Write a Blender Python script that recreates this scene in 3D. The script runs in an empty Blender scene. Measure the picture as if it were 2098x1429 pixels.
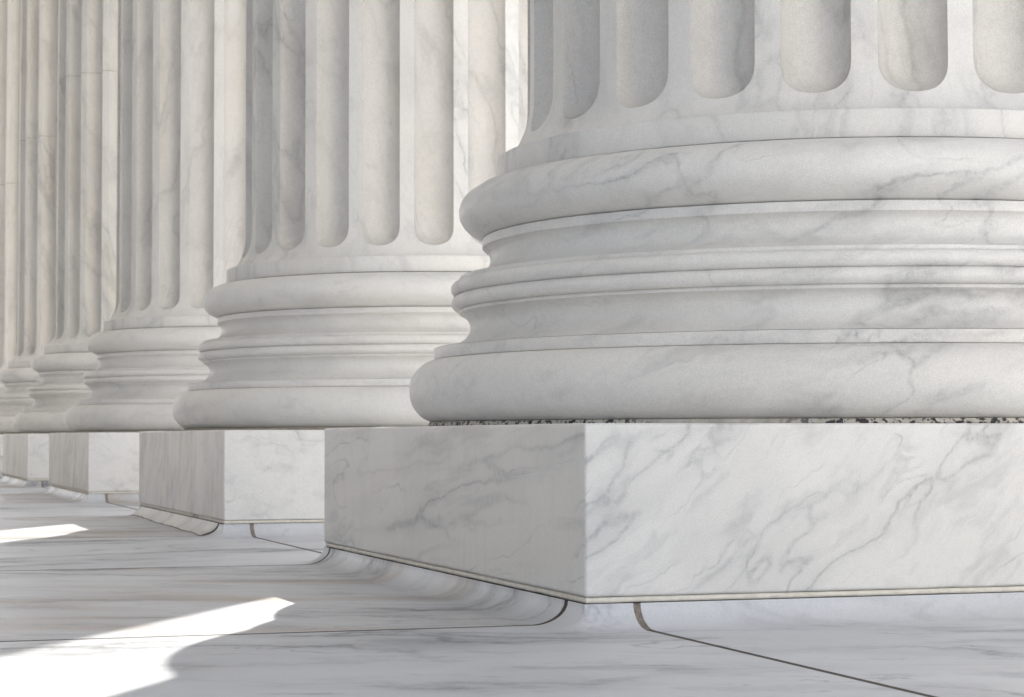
import bpy, bmesh, math, random
import numpy as np
from mathutils import Vector, Matrix, noise as mnoise

random.seed(7)
S = 1.15            # half side of a plinth in metres: all lengths below are in this unit
GZ = 0.35           # floor lies this far below the plinth tops
def V3(x, y, z): return Vector((x * S, y * S, (z + GZ) * S))

scene = bpy.context.scene
COL = scene.collection

# ------------------------------------------------------------------ camera
yaw, pitch, roll = 0.3119, 0.0414, -0.0018
cam_d = bpy.data.cameras.new('camera')
cam = bpy.data.objects.new('camera', cam_d); COL.objects.link(cam)
fwd = Vector((math.sin(yaw) * math.cos(pitch), math.cos(yaw) * math.cos(pitch), math.sin(pitch)))
rgt = Vector((math.cos(yaw), -math.sin(yaw), 0)); upv = rgt.cross(fwd)
r2 = rgt * math.cos(roll) + upv * math.sin(roll); u2 = -rgt * math.sin(roll) + upv * math.cos(roll)
cam.matrix_world = Matrix.Translation(V3(-1.2262, -3.4015, -0.0219)) @ Matrix((r2, u2, -fwd)).transposed().to_4x4()
cam_d.sensor_width = 36.0; cam_d.sensor_fit = 'HORIZONTAL'
cam_d.lens = 4330.0 / 2098.0 * 36.0
cam_d.clip_start = 0.05; cam_d.clip_end = 5000
cam_d.dof.use_dof = True; cam_d.dof.focus_distance = 4.35; cam_d.dof.aperture_fstop = 17
scene.camera = cam

# ------------------------------------------------------------------ sky and sun
SUN_AZ, SUN_EL = math.radians(31.5), math.radians(27.05)    # azimuth from +Y towards +X
w = bpy.data.worlds.new('World'); scene.world = w; w.use_nodes = True
nt = w.node_tree; nt.nodes.clear()
sky = nt.nodes.new('ShaderNodeTexSky'); sky.sky_type = 'NISHITA'; sky.sun_disc = False
sky.sun_elevation = SUN_EL; sky.sun_rotation = SUN_AZ
sky.air_density = 0.5; sky.dust_density = 1.2; sky.ozone_density = 0.2; sky.altitude = 0
bg = nt.nodes.new('ShaderNodeBackground'); bg.inputs['Strength'].default_value = 0.13
wo = nt.nodes.new('ShaderNodeOutputWorld')
hs = nt.nodes.new('ShaderNodeHueSaturation'); hs.inputs['Saturation'].default_value = 0.45      # thin high haze: a paler sky
nt.links.new(sky.outputs[0], hs.inputs['Color']); nt.links.new(hs.outputs[0], bg.inputs[0]); nt.links.new(bg.outputs[0], wo.inputs[0])
sd = bpy.data.lights.new('sun', 'SUN'); sd.energy = 3.15; sd.angle = math.radians(0.53); sd.color = (1.0, 0.962, 0.89)
sun = bpy.data.objects.new('sun', sd); COL.objects.link(sun)
sv = Vector((math.sin(SUN_AZ) * math.cos(SUN_EL), math.cos(SUN_AZ) * math.cos(SUN_EL), math.sin(SUN_EL)))
sun.rotation_euler = sv.to_track_quat('Z', 'Y').to_euler(); sun.location = sv * 40
vs = scene.view_settings
vs.view_transform = 'Standard'; vs.look = 'None'; vs.gamma = 1.0; vs.exposure = 1.67; vs.use_curve_mapping = False

scene.cycles.max_bounces = 6; scene.cycles.diffuse_bounces = 4; scene.cycles.glossy_bounces = 2

# ------------------------------------------------------------------ materials
class N:
    def __init__(s, name):
        s.m = bpy.data.materials.new(name); s.m.use_nodes = True
        s.t = s.m.node_tree; s.t.nodes.clear()
        s.out = s.t.nodes.new('ShaderNodeOutputMaterial'); s.b = s.t.nodes.new('ShaderNodeBsdfPrincipled')
        s.t.links.new(s.b.outputs[0], s.out.inputs[0])
    def n(s, typ, **kw):
        x = s.t.nodes.new(typ)
        for k, v in kw.items(): setattr(x, k, v)
        return x
    def put(s, sock, v):
        if hasattr(v, 'is_output') or isinstance(v, bpy.types.NodeSocket): s.t.links.new(v, sock)
        else: sock.default_value = v
    def mapping(s, v, loc=(0,0,0), rot=(0,0,0), sc=(1,1,1)):
        x = s.n('ShaderNodeMapping'); s.put(x.inputs[0], v)
        x.inputs['Location'].default_value = loc; x.inputs['Rotation'].default_value = rot; x.inputs['Scale'].default_value = sc
        return x.outputs[0]
    def noise(s, v, scale, detail=3, rough=.55, dist=0.0, col=False):
        x = s.n('ShaderNodeTexNoise'); s.put(x.inputs['Vector'], v)
        x.inputs['Scale'].default_value = scale; x.inputs['Detail'].default_value = detail
        x.inputs['Roughness'].default_value = rough; x.inputs['Distortion'].default_value = dist
        return x.outputs[1] if col else x.outputs[0]
    def math(s, op, a, b=0.0, clamp=False):
        x = s.n('ShaderNodeMath', operation=op, use_clamp=clamp); s.put(x.inputs[0], a); s.put(x.inputs[1], b); return x.outputs[0]
    def rng(s, v, a, b, c=0.0, d=1.0, smooth=True):
        x = s.n('ShaderNodeMapRange', interpolation_type='SMOOTHSTEP' if smooth else 'LINEAR')
        s.put(x.inputs[0], v)
        for i, q in enumerate((a, b, c, d)): x.inputs[i + 1].default_value = q
        return x.outputs[0]
    def vmix(s, a, b, k):      # a + b*k  (vectors)
        m = s.n('ShaderNodeVectorMath', operation='SCALE'); s.put(m.inputs[0], b); m.inputs['Scale'].default_value = k
        q = s.n('ShaderNodeVectorMath', operation='ADD'); s.put(q.inputs[0], a); s.put(q.inputs[1], m.outputs[0]); return q.outputs[0]
    def mix(s, f, a, b, mode='MIX'):
        x = s.n('ShaderNodeMix', data_type='RGBA', blend_type=mode)
        s.put(x.inputs[0], f)
        for i, q in ((6, a), (7, b)): s.put(x.inputs[i], q if not isinstance(q, tuple) else (*q, 1.0))
        return x.outputs[2]
    def pos(s): return s.n('ShaderNodeNewGeometry').outputs['Position']
    def bump(s, h, strength, dist, prev=None):
        x = s.n('ShaderNodeBump'); x.inputs['Strength'].default_value = strength; x.inputs['Distance'].default_value = dist
        s.put(x.inputs['Height'], h)
        if prev is not None: s.put(x.inputs['Normal'], prev)
        return x.outputs[0]
    def ridge(s, n, width):
        return s.rng(s.math('ABSOLUTE', s.math('SUBTRACT', n, .5)), 0.0, width, 1.0, 0.0)

def marble(name, seed, rot=(0,0,0), stretch=(.35,.35,1), base=(.785,.772,.742), grey=(.385,.388,.392), warm=(.74,.66,.56),
           vscale=5., vein=.5, band=.35, cloud=.25, warmth=.25, rough=.5, spec=.4, grain=.05, bump=.25, streak=0.0, fine=.6, scratch=0.0, patch=2.2, wobble=.16, speck=.35):
    """veins and streaks lie in sheets: long where 'stretch' is small, close together where it is large"""
    o = N(name)
    p = o.mapping(o.pos(), rot=rot); p = o.mapping(p, loc=(seed * 3.71, seed * 1.37, seed * 2.11), sc=stretch)
    iso = o.mapping(o.pos(), loc=(seed * 1.9, seed * 2.7, seed * .77))
    pw = o.vmix(p, o.noise(iso, 3.2, 2, .6, col=True), wobble)
    pw = o.vmix(pw, o.noise(iso, 26.0, 1, .65, col=True), wobble * .16)
    m1 = o.rng(o.noise(o.mapping(p, loc=(4, 4, 4)), patch, 1.5, .55), .44, .64)
    n1 = o.noise(pw, vscale, 2.0, .5)
    v1 = o.ridge(n1, .030); soft = o.ridge(n1, .15)
    n2 = o.noise(pw, vscale * 2.3, 4, .62)
    n3 = o.noise(o.mapping(pw, loc=(7, 5, 2)), vscale * 1.7, 1.0, .5)
    v2 = o.math('MULTIPLY', o.ridge(n3, .022), o.rng(o.noise(iso, patch * 1.9, 2), .46, .66))
    b1 = o.rng(n2, .50, .76)
    c1 = o.rng(o.noise(iso, patch * 1.3, 3, .6, .5), .42, .72)
    dots = o.noise(iso, 60, 3, .75)
    brk = o.rng(dots, .38, .62, .35, 1.15)                        # veins break up into specks
    f = o.math('MULTIPLY', o.math('MULTIPLY', o.math('MULTIPLY', v1, m1), vein), brk)
    f = o.math('ADD', f, o.math('MULTIPLY', o.math('MULTIPLY', soft, m1), vein * .50))
    f = o.math('ADD', f, o.math('MULTIPLY', o.math('MULTIPLY', v2, vein * fine), brk))
    f = o.math('ADD', f, o.math('MULTIPLY', b1, band))
    f = o.math('ADD', f, o.math('MULTIPLY', c1, cloud), clamp=True)
    wm = o.math('MULTIPLY', o.rng(o.noise(p, 2.6, 2, .6), .45, .72), warmth)
    c = o.mix(wm, base, warm); c = o.mix(f, c, grey)
    if streak:
        st = o.noise(o.mapping(o.pos(), loc=(seed, 0, 0), sc=(1, 1, .07)), 26, 6, .7)
        c = o.mix(o.math('MULTIPLY', o.rng(st, .45, .75), streak), c, (.33, .32, .30))
    if scratch:
        sc_ = o.noise(o.mapping(o.mapping(o.pos(), rot=(.05, 0, 0)), loc=(seed, 1, 4), sc=(1, .03, 1)), 60, 1, .5)
        c = o.mix(o.math('MULTIPLY', o.rng(sc_, .72, .80), scratch), c, (.8, .8, .79))
    c = o.mix(o.math('MULTIPLY', o.rng(dots, .70, .78), speck), c, (.26, .25, .235))
    g1 = o.rng(o.noise(iso, 330, 1, .75), .25, .75, 1 - grain * 2.2, 1 + grain * .9, False)
    g2 = o.rng(dots, .3, .7, 1 - grain * .7, 1 + grain * .3, False)
    gg = o.math('MULTIPLY', g1, g2)
    cc = o.n('ShaderNodeCombineColor')
    for i in range(3): o.put(cc.inputs[i], gg)
    c = o.mix(1.0, c, cc.outputs[0], 'MULTIPLY')
    o.put(o.b.inputs['Base Color'], c)
    o.put(o.b.inputs['Roughness'], o.rng(n2, .3, .7, rough - .06, rough + .08, False))
    o.b.inputs['Specular IOR Level'].default_value = spec
    h = o.math('ADD', o.math('MULTIPLY', o.noise(iso, 230, 1, .7), .5), o.math('MULTIPLY', o.noise(iso, 20, 0, .6), .8))
    o.put(o.b.inputs['Normal'], o.bump(h, bump, .0022))
    return o.m

def plain(name, col, col2, rough=.8, scale=40, spots=0.0, spot_scale=60, spot_mask=.5, bump=.3):
    o = N(name); p = o.pos()
    c = o.mix(o.rng(o.noise(p, scale, 4, .65), .3, .7), col, col2)
    if spots:
        k = o.math('MULTIPLY', o.rng(o.noise(p, spot_scale, 2, .6), .50, .58), o.rng(o.noise(o.mapping(p, loc=(.9, .4, 0)), 1.1, 2), spot_mask, spot_mask + .10))
        c = o.mix(o.math('MULTIPLY', k, spots), c, (.035, .035, .04))
    o.put(o.b.inputs['Base Color'], c); o.b.inputs['Roughness'].default_value = rough
    o.b.inputs['Specular IOR Level'].default_value = .25
    o.put(o.b.inputs['Normal'], o.bump(o.noise(p, 150, 4, .7), bump, .002))
    return o.m

R = math.radians
M_BASE = [marble('base_marble_%d' % i, 11 + 5 * i, rot=(R(6), R(a), 0), stretch=(.28, .38, 1.25), vscale=4.6, vein=vn, band=bd, cloud=.14, warmth=.20, rough=.5, patch=1.9, fine=1.0, bump=.4, grain=.06)
          for i, (a, vn, bd) in enumerate(((13, .32, .36), (-12, .24, .26), (9, .20, .24)))]
M_SHAFT = [marble('shaft_marble_%d' % i, 31 + 7 * i, rot=(0, R(a), R(10)), stretch=(1.15, 1.05, .20), vscale=3.8, vein=.26, band=.34, cloud=.14, warmth=.16, rough=.55, grain=.055, patch=1.5, fine=.9, bump=.35)
           for i, a in enumerate((10, 20, -12))]
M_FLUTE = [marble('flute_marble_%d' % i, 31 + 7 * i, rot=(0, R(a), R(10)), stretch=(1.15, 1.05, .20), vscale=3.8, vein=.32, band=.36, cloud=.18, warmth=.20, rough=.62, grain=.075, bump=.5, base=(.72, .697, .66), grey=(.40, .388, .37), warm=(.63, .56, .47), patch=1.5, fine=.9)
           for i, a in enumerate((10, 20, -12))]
M_PL = [marble('plinth_marble_0', 8, rot=(0, R(40), 0), stretch=(.36, .45, 1.2), vscale=6.2, vein=.42, band=.34, cloud=.12, warmth=.12, rough=.42, fine=1.0, patch=3.2, wobble=.13),
        marble('plinth_marble_1', 17, rot=(0, R(-10), 0), stretch=(.5, .6, 1.1), vscale=6, vein=.34, band=.30, cloud=.12, warmth=.10, rough=.42, fine=.9),
        marble('plinth_marble_2', 23, rot=(0, R(-8), 0), stretch=(.4, .5, 1.1), vscale=6, vein=.34, band=.28, cloud=.12, warmth=.15, rough=.42, fine=.9)]
M_PLS = [marble('plinth_side_marble_0', 6, rot=(R(6), 0, 0), stretch=(.5, .11, 1.25), vscale=6.0, vein=.50, band=.36, cloud=.14, warmth=.22, rough=.48, streak=.08, scratch=.5, wobble=.06, fine=1.0, patch=2.0),
         marble('plinth_side_marble_1', 27, rot=(R(60), 0, 0), stretch=(.8, .4, 1.0), vscale=4.4, vein=.30, band=.34, cloud=.22, warmth=.25, rough=.55, streak=.20, scratch=.3),
         marble('plinth_side_marble_2', 29, rot=(R(60), 0, 0), stretch=(.8, .4, 1.0), vscale=4.4, vein=.30, band=.34, cloud=.22, warmth=.25, rough=.55, streak=.18, scratch=.3)]
M_FLOOR = [marble('floor_marble_%d' % i, 41 + 3 * i, rot=(0, 0, R(a)), stretch=(.36, 1.0, .2 if i == 1 else .8), vscale=vsc, vein=vn, band=bd, cloud=.22, warmth=wmm, rough=.42, spec=.3, fine=1.0,
                  base=(.645, .658, .682), grey=(.235, .245, .265), warm=(.44, .365, .295), bump=.18, patch=1.3, wobble=.24) for i, (a, wmm, vsc, bd, vn) in enumerate(((18, .08, 2.4, .40, .80), (22, .85, 3.0, .55, .42), (-16, .14, 2.2, .44, .75)))]
M_WALL = marble('wall_marble', 71, stretch=(1, .3, .6), vein=.3)
M_BEAD = plain('bead_sealant', (.82, .775, .69), (.70, .655, .57), spots=.8, spot_scale=42, spot_mask=.60)
M_BED = plain('bedding_mortar', (.68, .64, .57), (.50, .47, .41), spots=.95, spot_scale=75, spot_mask=.40, bump=.6)
M_BED2 = plain('far_bedding_mortar', (.52, .46, .38), (.36, .32, .27), bump=.6)
M_JOINT = plain('joint_mortar', (.105, .085, .07), (.055, .045, .04), bump=.6)
M_JOINT2 = plain('cove_joint_mortar', (.30, .255, .215), (.17, .14, .115), bump=.8, scale=70)
M_DARK = plain('dark_gap', (.06, .055, .05), (.03, .03, .03))  # dark tone for the joint seam, the crack line and the shadowed bead gaps
M_STONE = plain('wall_stone', (.47, .46, .45), (.40, .39, .38), scale=3)
M_SEAM = plain('drum_seam_mortar', (.55, .52, .47), (.36, .33, .29), scale=14)
M_LAWN = plain('plaza_paving', (.46, .45, .43), (.38, .37, .36), scale=2)

# ------------------------------------------------------------------ mesh helpers
def mesh_obj(name, verts, faces, mats, parent=None, smooth=None, fmat=None):
    me = bpy.data.meshes.new(name); me.from_pydata([tuple(v) for v in verts], [], faces)
    for m in mats: me.materials.append(m)
    if fmat is not None: me.polygons.foreach_set('material_index', fmat)
    me.validate(); me.update()
    bm = bmesh.new(); bm.from_mesh(me); bmesh.ops.recalc_face_normals(bm, faces=bm.faces); bm.to_mesh(me); bm.free()
    if smooth is not None:
        me.polygons.foreach_set('use_smooth', [True] * len(me.polygons)); me.set_sharp_from_angle(angle=math.radians(smooth))
    ob = bpy.data.objects.new(name, me); COL.objects.link(ob)
    if parent is not None: ob.parent = parent
    return ob

def lathe(name, prof, mats, parent, seg=224, smooth=40):
    """prof: (r, z) in plinth units, from bottom to top, about the column axis; closed towards the core."""
    rc = min(r for r, z in prof) - .12
    pr = [(rc, prof[0][1])] + list(prof) + [(rc, prof[-1][1])]
    n = len(pr); vs_, fs = [], []
    for j in range(seg):
        t = 2 * math.pi * j / seg; ct, st = math.cos(t), math.sin(t)
        for i, (r, z) in enumerate(pr):
            if 0 < i < n - 1:
                q_ = Vector((r * ct * 3.1, r * st * 3.1, z * 7)); e = .0009 * mnoise.noise(q_) + .0005 * mnoise.noise(q_ * 5)
                r += e; z += .5 * e
            vs_.append((r * ct * S, r * st * S, (z + GZ) * S))
    for j in range(seg):
        k = (j + 1) % seg
        for i in range(n):
            q = (i + 1) % n
            fs.append((j * n + i, k * n + i, k * n + q, j * n + q))
    return mesh_obj(name, vs_, fs, mats, parent, smooth)

def arc(rc, zc, ar, az, t0, t1, n):
    return [(rc + ar * math.cos(math.radians(t0 + (t1 - t0) * i / n)), zc + az * math.sin(math.radians(t0 + (t1 - t0) * i / n))) for i in range(n + 1)]
def catmull(pts, n=6):
    out = []; P = [pts[0]] + list(pts) + [pts[-1]]
    for i in range(1, len(P) - 2):
        for k in range(n):
            t = k / n; a, b, c, d = P[i - 1], P[i], P[i + 1], P[i + 2]
            out.append(tuple(.5 * (2 * b[j] + (c[j] - a[j]) * t + (2 * a[j] - 5 * b[j] + 4 * c[j] - d[j]) * t * t + (3 * b[j] - a[j] - 3 * c[j] + d[j]) * t ** 3) for j in (0, 1)))
    out.append(pts[-1]); return out
def band(r, z0, z1, b=.0022):
    return [(r - b, z0), (r - .3 * b, z0 + .3 * b), (r, z0 + b), (r, z1 - b), (r - .3 * b, z1 - .3 * b), (r - b, z1)]

# ------------------------------------------------------------------ the column
def box_bevel(name, x0, x1, y0, y1, z0, z1, bev, mats, parent, side_slot=False):
    bm = bmesh.new()
    vs_ = [bm.verts.new((x * S, y * S, (z + GZ) * S)) for x in (x0, x1) for y in (y0, y1) for z in (z0, z1)]
    for f in ((0, 1, 3, 2), (4, 6, 7, 5), (0, 4, 5, 1), (2, 3, 7, 6), (0, 2, 6, 4), (1, 5, 7, 3)): bm.faces.new([vs_[i] for i in f])
    bmesh.ops.recalc_face_normals(bm, faces=bm.faces)
    if bev: bmesh.ops.bevel(bm, geom=list(bm.edges), offset=bev * S, segments=3, affect='EDGES', profile=.5)
    me = bpy.data.meshes.new(name)
    if side_slot:
        for f in bm.faces:
            if f.normal.x < -.8: f.material_index = 1
    bm.to_mesh(me); bm.free()
    for m in mats: me.materials.append(m)
    if bev:
        me.polygons.foreach_set('use_smooth', [True] * len(me.polygons)); me.set_sharp_from_angle(angle=math.radians(50))
    ob = bpy.data.objects.new(name, me); COL.objects.link(ob); ob.parent = parent
    return ob

def worn_block(name, z0, z1, mats, parent):
    """a square block, half side 1, whose arrises are rounded by an uneven, chipped radius"""
    near = [0, .002, .004, .0065, .0095, .013, .018, .026]
    def axis(a, b, n):
        m = [a + (b - a) * i / n for i in range(1, n)]
        return sorted(set([a + d for d in near] + [b - d for d in near] + [v for v in m if a + .03 < v < b - .03]))
    ax = [axis(-1, 1, 110), axis(-1, 1, 110), axis(z0, z1, 18)]
    lo = (-1, -1, z0); hi = (1, 1, z1)
    def worn(p):
        v = Vector(p); q = v * 9.0
        r = .0058 + .0022 * mnoise.noise(q) + .016 * max(0, mnoise.noise(q * 1.7 + Vector((7, 1, 3))) - .42) + .010 * max(0, mnoise.noise(q * 5.0) - .40)
        c = [min(max(v[i], lo[i] + r), hi[i] - r) for i in range(3)]
        d = v - Vector(c)
        w_ = Vector(c) + d.normalized() * r if d.length > r else v
        return (w_.x * S, w_.y * S, (w_.z + GZ) * S)
    idx, vs_, fs, fm = {}, [], [], []
    def vid(p):
        k_ = tuple(round(c, 5) for c in p)
        if k_ not in idx: idx[k_] = len(vs_); vs_.append(worn(p))
        return idx[k_]
    for a in range(3):
        b, c = (a + 1) % 3, (a + 2) % 3
        for side in (lo[a], hi[a]):
            for i in range(len(ax[b]) - 1):
                for j in range(len(ax[c]) - 1):
                    quad = []
                    for u, w_ in ((i, j), (i + 1, j), (i + 1, j + 1), (i, j + 1)):
                        p = [0, 0, 0]; p[a] = side; p[b] = ax[b][u]; p[c] = ax[c][w_]; quad.append(vid(p))
                    fs.append(tuple(quad)); fm.append(1 if a == 0 and side == lo[0] else 0)
    return mesh_obj(name, vs_, fs, mats, parent, 60, fm)

def bead_ring(name, z0, z1, mats, parent):
    n, vs_, fs = 240, [], []
    path = []
    for (xa, ya), (xb, yb) in (((-1, -1), (1, -1)), ((1, -1), (1, 1)), ((1, 1), (-1, 1)), ((-1, 1), (-1, -1))):
        for i in range(n):
            t = i / n; path.append((xa + (xb - xa) * t, ya + (yb - ya) * t))
    zm = (z0 + z1) / 2; hh = (z1 - z0) / 2
    for x, y in path:
        e = mnoise.noise(Vector((x * 14, y * 14, 2))) * .0011; g = mnoise.noise(Vector((x * 5, y * 5, 9))) * .0009
        for dr, dz in ((-.02, -hh), (-.0050, -hh + e), (-.0036, -hh * .6 + e), (-.0030, 0), (-.0034, hh * .6 + g), (-.0050, hh + g), (-.02, hh)):
            k_ = 1 + dr; vs_.append((x * k_ * S, y * k_ * S, (zm + dz + GZ) * S))
    m = len(path)
    for i in range(m):
        k_ = (i + 1) % m
        for q in range(6): fs.append((i * 7 + q, k_ * 7 + q, k_ * 7 + q + 1, i * 7 + q + 1))
    return mesh_obj(name, vs_, fs, mats, parent, 60)

Z_DRUM = 2.483; Z_TOP = 9.6; RS = .7315
def shaft_radius(z):
    u = (z - .609) / .135
    if u <= 0: return RS + .070
    if u >= 1: return RS
    return RS + .070 * (1 - math.sqrt(max(0, 1 - (1 - u) ** 2)))

def fluted(name, z0, z1, foot, parent, inset=0.0, mats=None):
    """a drum of the shaft: 24 flutes with rounded feet between narrow flat fillets"""
    NF, half, depth, zs, ht, pw = 16, math.radians(10.9 / 2), .066, .722, .069, 2.35
    wid = RS * math.sin(half)
    sector = [('f', -1.0 + 2.0 * 0)]
    ss = [math.sin(-math.pi / 2 + math.pi * i / NF) for i in range(NF + 1)]
    fil = [(1 / 3.), (2 / 3.)]
    cols = []
    for k in range(24):
        th0 = math.radians(15 * k - 90.95)
        for s in ss: cols.append((th0 + half * s, s))
        for q in fil: cols.append((th0 + half + (math.radians(15) - 2 * half) * q, None))
    rows_ap, rows_end = (9, 9) if foot else (0, 0)
    vs_ = []; nrow = None
    for th, s in cols:
        line = []
        sa = abs(s) if s is not None else 1.0
        zend = zs - ht * (max(0.0, 1 - sa ** pw)) ** (1 / pw)
        if foot:
            for i in range(rows_ap):
                u = i / rows_ap; z = .6125 + (zend - .6125) * (u ** 1.5 if i else 0.0)
                line.append((shaft_radius(z), z))
            for i in range(rows_end + 1):
                t = math.cos(math.pi / 2 * i / rows_end)            # 1 at the foot, 0 at the springing
                z = zs + (zend - zs) * t
                rr = sa ** pw + ((zs - z) / ht) ** pw
                d = depth * math.sqrt(max(0.0, 1 - min(1.0, rr) ** (2 / pw))) if s is not None else 0.0
                line.append((shaft_radius(z) - d, z))
            zr = [.80, 1.2, 1.8, z1]
        else: zr = [z0, z0 + min(.005, (z1 - z0) * .3), (z0 + z1) / 2, z1]
        for j, z in enumerate(zr):
            d = depth * math.sqrt(max(0.0, 1 - sa * sa)) if s is not None else 0.0
            rr = shaft_radius(z) if foot else RS - max(0, z - 4) * .008 - inset
            if not foot and j == 0 and not inset: rr -= .003
            line.append((rr - d, z))
        if foot: line = [(.5, .6125)] + line + [(.5, z1)]
        else: line = [(.5, z0)] + line + [(.5, z1)]
        nrow = len(line)
        for r, z in line: vs_.append((r * math.cos(th) * S, r * math.sin(th) * S, (z + GZ) * S))
    fs, fm = [], []; nc = len(cols)
    for j in range(nc):
        k = (j + 1) % nc
        for i in range(nrow):
            q = (i + 1) % nrow
            fs.append((j * nrow + i, k * nrow + i, k * nrow + q, j * nrow + q))
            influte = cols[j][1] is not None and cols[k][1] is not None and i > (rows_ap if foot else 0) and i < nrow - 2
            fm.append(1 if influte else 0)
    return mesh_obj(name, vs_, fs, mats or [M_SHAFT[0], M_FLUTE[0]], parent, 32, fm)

PY = [0, 3.4872, 7.3266, 10.7101, 13.92, 17.36, -3.5]     # the last one stands beside the camera, just out of view
PX = [0, .0021, .0031, -.0019, 0, 0, 0]

def build_column():
    root = bpy.data.objects.new('marble_column', None); COL.objects.link(root); root.empty_display_size = .3
    P = []
    P.append(worn_block('plinth', -.297, 0, [M_PL[0], M_PLS[0]], root))
    core = box_bevel('gap_backing', -.985, .985, -.985, .985, -.36, -.2972, 0, [M_DARK], root)  # dark backing: the shade in the bead gaps is put into its colour
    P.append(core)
    P.append(bead_ring('sealant_bead', -.3078, -.2980, [M_BEAD], root))
    P.append(lathe('bedding_mortar', [(.957, -.002), (.961, .0025), (.960, .006), (.957, .0102)], [M_BED], root))
    b = [M_BASE[0]]
    P.append(lathe('lower_torus', arc(.943, .0800, .0605, .0702, -88, 88, 30), b, root))
    P.append(lathe('lower_fillet', band(.9475, .1505, .1768), b, root))
    P.append(lathe('lower_scotia', [(.9460, .1772)] + catmull([(.912, .1790), (.8830, .1935), (.8690, .2080), (.8636, .2230), (.8670, .2390), (.8760, .2500), (.8890, .2570)], 5), b, root))
    P.append(lathe('lower_lip', band(.8904, .2570, .2650, .0015), b, root))
    P.append(lathe('astragal', arc(.8895, .2812, .0185, .0173, -69, 69, 14), b, root))
    P.append(lathe('astragal', arc(.8895, .3136, .0190, .0173, -69, 69, 14), b, root))
    P.append(lathe('middle_fillet', band(.8895, .3300, .3395, .0015), b, root))
    P.append(lathe('upper_scotia', [(.8880, .3397)] + catmull([(.856, .3420), (.8300, .3560), (.8205, .3690), (.8180, .3830), (.8215, .3960), (.8280, .4035), (.8350, .4085)], 5), b, root))
    P.append(lathe('upper_lip', band(.8364, .4085, .4300), b, root))
    P.append(lathe('upper_torus', arc(.805, .4910, .0855, .0625, -76, 86, 30), b, root))
    P.append(lathe('joint_seam', [(.8000, .5500), (.8000, .5572)], [M_DARK], root))
    P.append(lathe('shaft_ring', band(.8025, .5560, .6120), [M_SHAFT[0]], root))
    P.append(fluted('shaft_drum', .6125, Z_DRUM - .0015, True, root))
    P.append(fluted('shaft_drum', Z_DRUM + .0025, Z_TOP, False, root))
    P.append(fluted('drum_seam', Z_DRUM - .003, Z_DRUM + .004, False, root, .0022, [M_SEAM, M_SEAM]))
    by = {}
    for q in P: by.setdefault(q.name.split('.')[0], []).append(q)
    for child, par, k_ in (('gap_backing', 'plinth', 0), ('sealant_bead', 'plinth', 0), ('bedding_mortar', 'lower_torus', 0), ('lower_lip', 'lower_scotia', 0),
                           ('upper_lip', 'upper_scotia', 0), ('joint_seam', 'shaft_ring', 0), ('drum_seam', 'shaft_drum', 1)):
        by[child][0].parent = by[par][k_]
    return root, P

LABELS = ['nearest fluted marble column, its square plinth filling the right of the view',
          'second fluted marble column from the right, with the chipped cove beside its plinth',
          'third fluted marble column from the right, between the chipped-cove column and the jointed shaft',
          'fourth fluted marble column from the right, a drum joint crossing its shaft near the top',
          'fifth fluted marble column from the right, thin shaft with a chipped drum joint',
          'farthest cream-lit marble column, only a strip showing at the left edge',
          'marble column beside the camera, just outside the right edge of the view']
proto, parts = build_column()
MATSEL = [0, 1, 2, 1, 0, 2, 1]
for k in range(7):
    if k == 0: root, ps = proto, parts
    else:
        root = proto.copy(); COL.objects.link(root); ps = []
        made = {}
        for q in parts:
            c = q.copy(); COL.objects.link(c); made[q] = c; ps.append(c)
        for q in parts: made[q].parent = root if q.parent == proto else made[q.parent]
    root.location = ((PX[k] + 1) * S, (PY[k] + 1) * S, 0)
    root['label'] = LABELS[k]; root['kind'] = 'thing'; root['category'] = 'column'; root['group'] = 'columns of the marble colonnade'
    i = MATSEL[k]
    for q in ps:
        nm = q.name.split('.')[0]; sl = q.material_slots
        new = None
        if nm == 'plinth': new = [M_PL[min(k, 2)] if k < 3 else M_PL[1 + k % 2], M_PLS[min(k, 2)] if k < 3 else M_PLS[1 + k % 2]]
        elif nm == 'shaft_ring': new = [M_SHAFT[i]]
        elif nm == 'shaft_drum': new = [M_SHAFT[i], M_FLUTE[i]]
        elif nm == 'bedding_mortar': new = [M_BED2]
        elif sl[0].material == M_BASE[0]: new = [M_BASE[i]]
        if new and k:
            for s_, m_ in zip(sl, new): s_.link = 'OBJECT'; s_.material = m_

# ------------------------------------------------------------------ the floor: slabs that turn up in a cove round each plinth
CW, CH = .066, .0415       # cove width on the floor and height on the plinth
RECTS = [(PX[k], PX[k] + 2, PY[k], PY[k] + 2) for k in range(7)]
def pdist(x, y):
    best = 9.0
    for x0, x1, y0, y1 in RECTS:
        dx = max(x0 - x, 0, x - x1); dy = max(y0 - y, 0, y - y1)
        best = min(best, math.hypot(dx, dy))
    return best
def fz(x, y):
    d = pdist(x, y)
    if d >= CW: return -GZ
    return -GZ + CH * (1 - math.sqrt(max(0, 1 - (1 - d / CW) ** 2)))
COVE = [CW * (1 - math.sin(math.pi / 2 * i / 9)) for i in range(10)]     # clustered towards the plinth
def lines(a, b, edges):
    L = {round(a, 5), round(b, 5)}
    for e in edges:
        for sgn in (-1, 1):
            for d in COVE:
                q = e + sgn * d
                if a < q < b: L.add(round(q, 5))
    L = sorted(L); out = [L[0]]
    for q in L[1:]:
        if q - out[-1] > 2e-4 or q == L[-1]: out.append(q)
    return out
XE = [v for r in RECTS for v in r[:2]]; YE = [v for r in RECTS for v in r[2:]]
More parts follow.
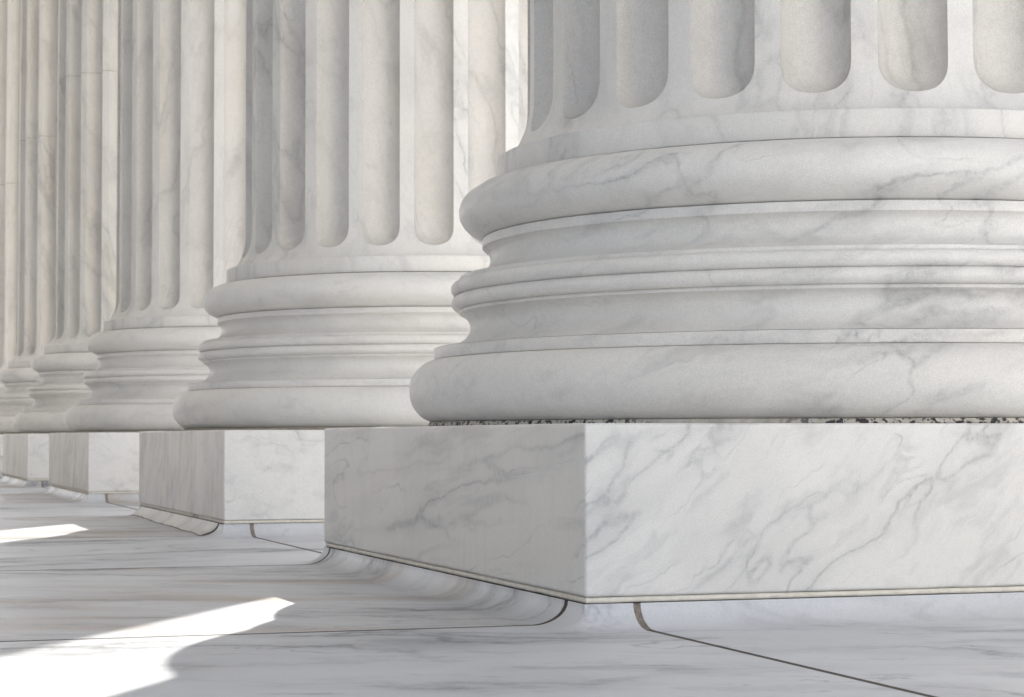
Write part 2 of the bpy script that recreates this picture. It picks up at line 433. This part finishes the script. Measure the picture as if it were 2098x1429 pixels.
def sheet(name, x0, x1, y0, y1, off, mats, parent, skirt=.03, arris=.0):
    xs = lines(x0, x1, XE); ys = lines(y0, y1, YE)
    def inside(x, y): return any(a + 1e-5 < x < b - 1e-5 and c + 1e-5 < y < d - 1e-5 for a, b, c, d in RECTS)
    idx, vs_, fs = {}, [], []
    def vid(i, j):
        if (i, j) not in idx:
            idx[(i, j)] = len(vs_); vs_.append(V3(xs[i], ys[j], fz(xs[i], ys[j]) + off))
        return idx[(i, j)]
    for i in range(len(xs) - 1):
        for j in range(len(ys) - 1):
            if inside((xs[i] + xs[i + 1]) / 2, (ys[j] + ys[j + 1]) / 2): continue
            fs.append((vid(i, j), vid(i + 1, j), vid(i + 1, j + 1), vid(i, j + 1)))
    cnt = {}
    for f in fs:
        for a, b in zip(f, f[1:] + f[:1]): cnt[(a, b)] = cnt.get((a, b), 0) + 1
    low = {}
    for (a, b) in list(cnt):
        if (b, a) not in cnt and skirt:
            for v in (a, b):
                if v not in low:
                    low[v] = len(vs_); q = vs_[v]; vs_.append(Vector((q.x, q.y, q.z - skirt * S)))
            fs.append((a, low[a], low[b], b))
    ob = mesh_obj(name, vs_, fs, mats, parent, 40)
    return ob

floor = mesh_obj('floor', [V3(-5.2, -7, -.39), V3(3.6, -7, -.39), V3(3.6, 24, -.39), V3(-5.2, 24, -.39)], [(0, 1, 2, 3)], [M_JOINT])
floor['kind'] = 'structure'
GX = .0090; G = .0068                                                    # half a joint
yj = [-6.9, PY[6] + .095, PY[6] + 1.93]
for k in range(6): yj += [PY[k] + .095, PY[k] + 1.93]
yj += [23.9]
XJ = .095
k = 0
for j in range(len(yj) - 1):
    a, b = yj[j] + GX, yj[j + 1] - GX
    for x0, x1 in ((-5.15, -2.45), (-2.45, XJ)):
        beside = j >= 3 and (j - 3) % 2 == 0
        sheet('slab', x0 + G, x1 - G, a, b, 0, [M_FLOOR[1 if beside else (0 if j % 4 == 2 else 2)]], floor)
        k += 1
for j in range(-2, 6):
    if j == -2: spans = [(-6.9, PY[6] + .03)]
    elif j < 0: spans = [(PY[6] + 1.97, PY[0] + .03)]
    elif j < 5: spans = [(PY[j] + 1.97, PY[j + 1] + .03)]
    else: spans = [(PY[5] + 1.97, 23.9)]
    for a, b in spans:
        for x0, x1 in ((XJ, 2 - XJ), (2 - XJ, 3.55)):
            sheet('slab', x0 + G, x1 - G, a + G, b - G, 0, [M_FLOOR[(k + 1) % 3 if j >= 0 else 0]], floor); k += 1
for j in range(7):
    sheet('slab', 2 - XJ + G, 3.55, PY[j] + .03 + G, PY[j] + 1.97 - G, 0, [M_FLOOR[j % 3]], floor)
# mortar in the joints, a little below the stone
for y in yj[1:-1]: sheet('joint_mortar', -5.1, XJ - G, y - GX * 1.3, y + GX * 1.3, -.00025, [M_JOINT], floor, 0)
order = (6, 0, 1, 2, 3, 4, 5)
ends = [-6.9] + [v for q in order for v in (PY[q] + .01, PY[q] + 1.99)] + [23.9]
for q in range(0, len(ends), 2):
    a, b = ends[q], ends[q + 1]; cuts = [a, b, M_JOINT]
    spans = []
    if q > 0: spans.append((a, a + .01 + CW * .8, M_JOINT2)); a += .01 + CW * .8
    if q < len(ends) - 2: spans.append((b - .01 - CW * .8, b, M_JOINT2)); b -= .01 + CW * .8
    spans.append((a, b, M_JOINT))
    for x in (XJ, 2 - XJ):
        for a_, b_, m_ in spans: sheet('joint_mortar', x - G * 1.4, x + G * 1.4, a_, b_, -.0008 if m_ == M_JOINT2 else -.00025, [m_], floor, 0)
sheet('joint_mortar', -2.45 - G * 1.4, -2.45 + G * 1.4, -6.9, 23.9, -.00025, [M_JOINT], floor, 0)

# a repaired strip of cove beside the second plinth: a thin stone fillet with a ragged lower edge and a dark crack line
def ragged_cove(k, y0, y1):
    n, m = 90, 7; vs_, fs = [], []; ed = []
    for i in range(n + 1):
        u = i / n; y = y0 + (y1 - y0) * u
        j_ = CW * (.80 - .30 * u) + .010 * mnoise.fractal(Vector((y * 5.0, 3.3, 1.7)), 1.0, 2.0, 5)
        j_ = min(max(j_, .018), CW * .92); ed.append((y, j_))
        for q in range(m + 1):
            d = j_ * (1 - math.cos(math.pi / 2 * q / m)) * .97 + .0004; x = PX[k] - d
            lift = .0045 * (1 if q < m else .8)
            vs_.append(V3(x, y, fz(x, y) + lift))
        x = PX[k] - j_ - .0006; vs_.append(V3(x, y, fz(x, y) - .004))
    w_ = m + 2
    for i in range(n):
        for q in range(w_ - 1): fs.append((i * w_ + q, (i + 1) * w_ + q, (i + 1) * w_ + q + 1, i * w_ + q + 1))
    p_ = mesh_obj('cove_patch', vs_, fs, [M_PLS[1]], floor, 40)
    p_['label'] = 'chipped cove strip with a ragged dark lower edge'
    vs_, fs = [], []
    for i, (y, j_) in enumerate(ed):
        t = .0035 + .0030 * mnoise.noise(Vector((y * 9, 1, 2)))
        for d in (j_ - .0030, j_ + max(.0010, t)): x = PX[k] - d; vs_.append(V3(x, y, fz(x, y) + .0008))
    for i in range(len(ed) - 1): fs.append((2 * i, 2 * i + 2, 2 * i + 3, 2 * i + 1))
    mesh_obj('crack_line', vs_, fs, [M_DARK], floor)  # thin dark strip that follows the ragged edge
ragged_cove(1, PY[1] + .100, PY[1] + 1.92)

# the marble plaza round the raised portico floor
gz = -.35 - 1.1
ground = mesh_obj('ground', [V3(-1500, -1500, gz), V3(1500, -1500, gz), V3(1500, 1500, gz), V3(-1500, 1500, gz)], [(0, 1, 2, 3)], [M_LAWN])
ground['kind'] = 'structure'
terrace = mesh_obj('terrace', [V3(x, y, z) for z in (-.40, gz + .02) for x, y in ((-30, -30), (30, -30), (30, 40), (-30, 40))],
                   [(0, 1, 2, 3), (0, 4, 5, 1), (1, 5, 6, 2), (2, 6, 7, 3), (3, 7, 4, 0)], [M_WALL])
terrace['kind'] = 'structure'
# the roof over the columns and the shaded wall behind them, both unseen and extended to darken the inner faces
box_bevel('portico_ceiling', -9, 2.3, -6.5, 60, Z_TOP, Z_TOP + 1.2, 0, [M_WALL], None)['kind'] = 'structure'
box_bevel('portico_wall', -9, -8.3, -6.5, 60, -.40, Z_TOP - .002, 0, [M_STONE], None)['kind'] = 'structure'
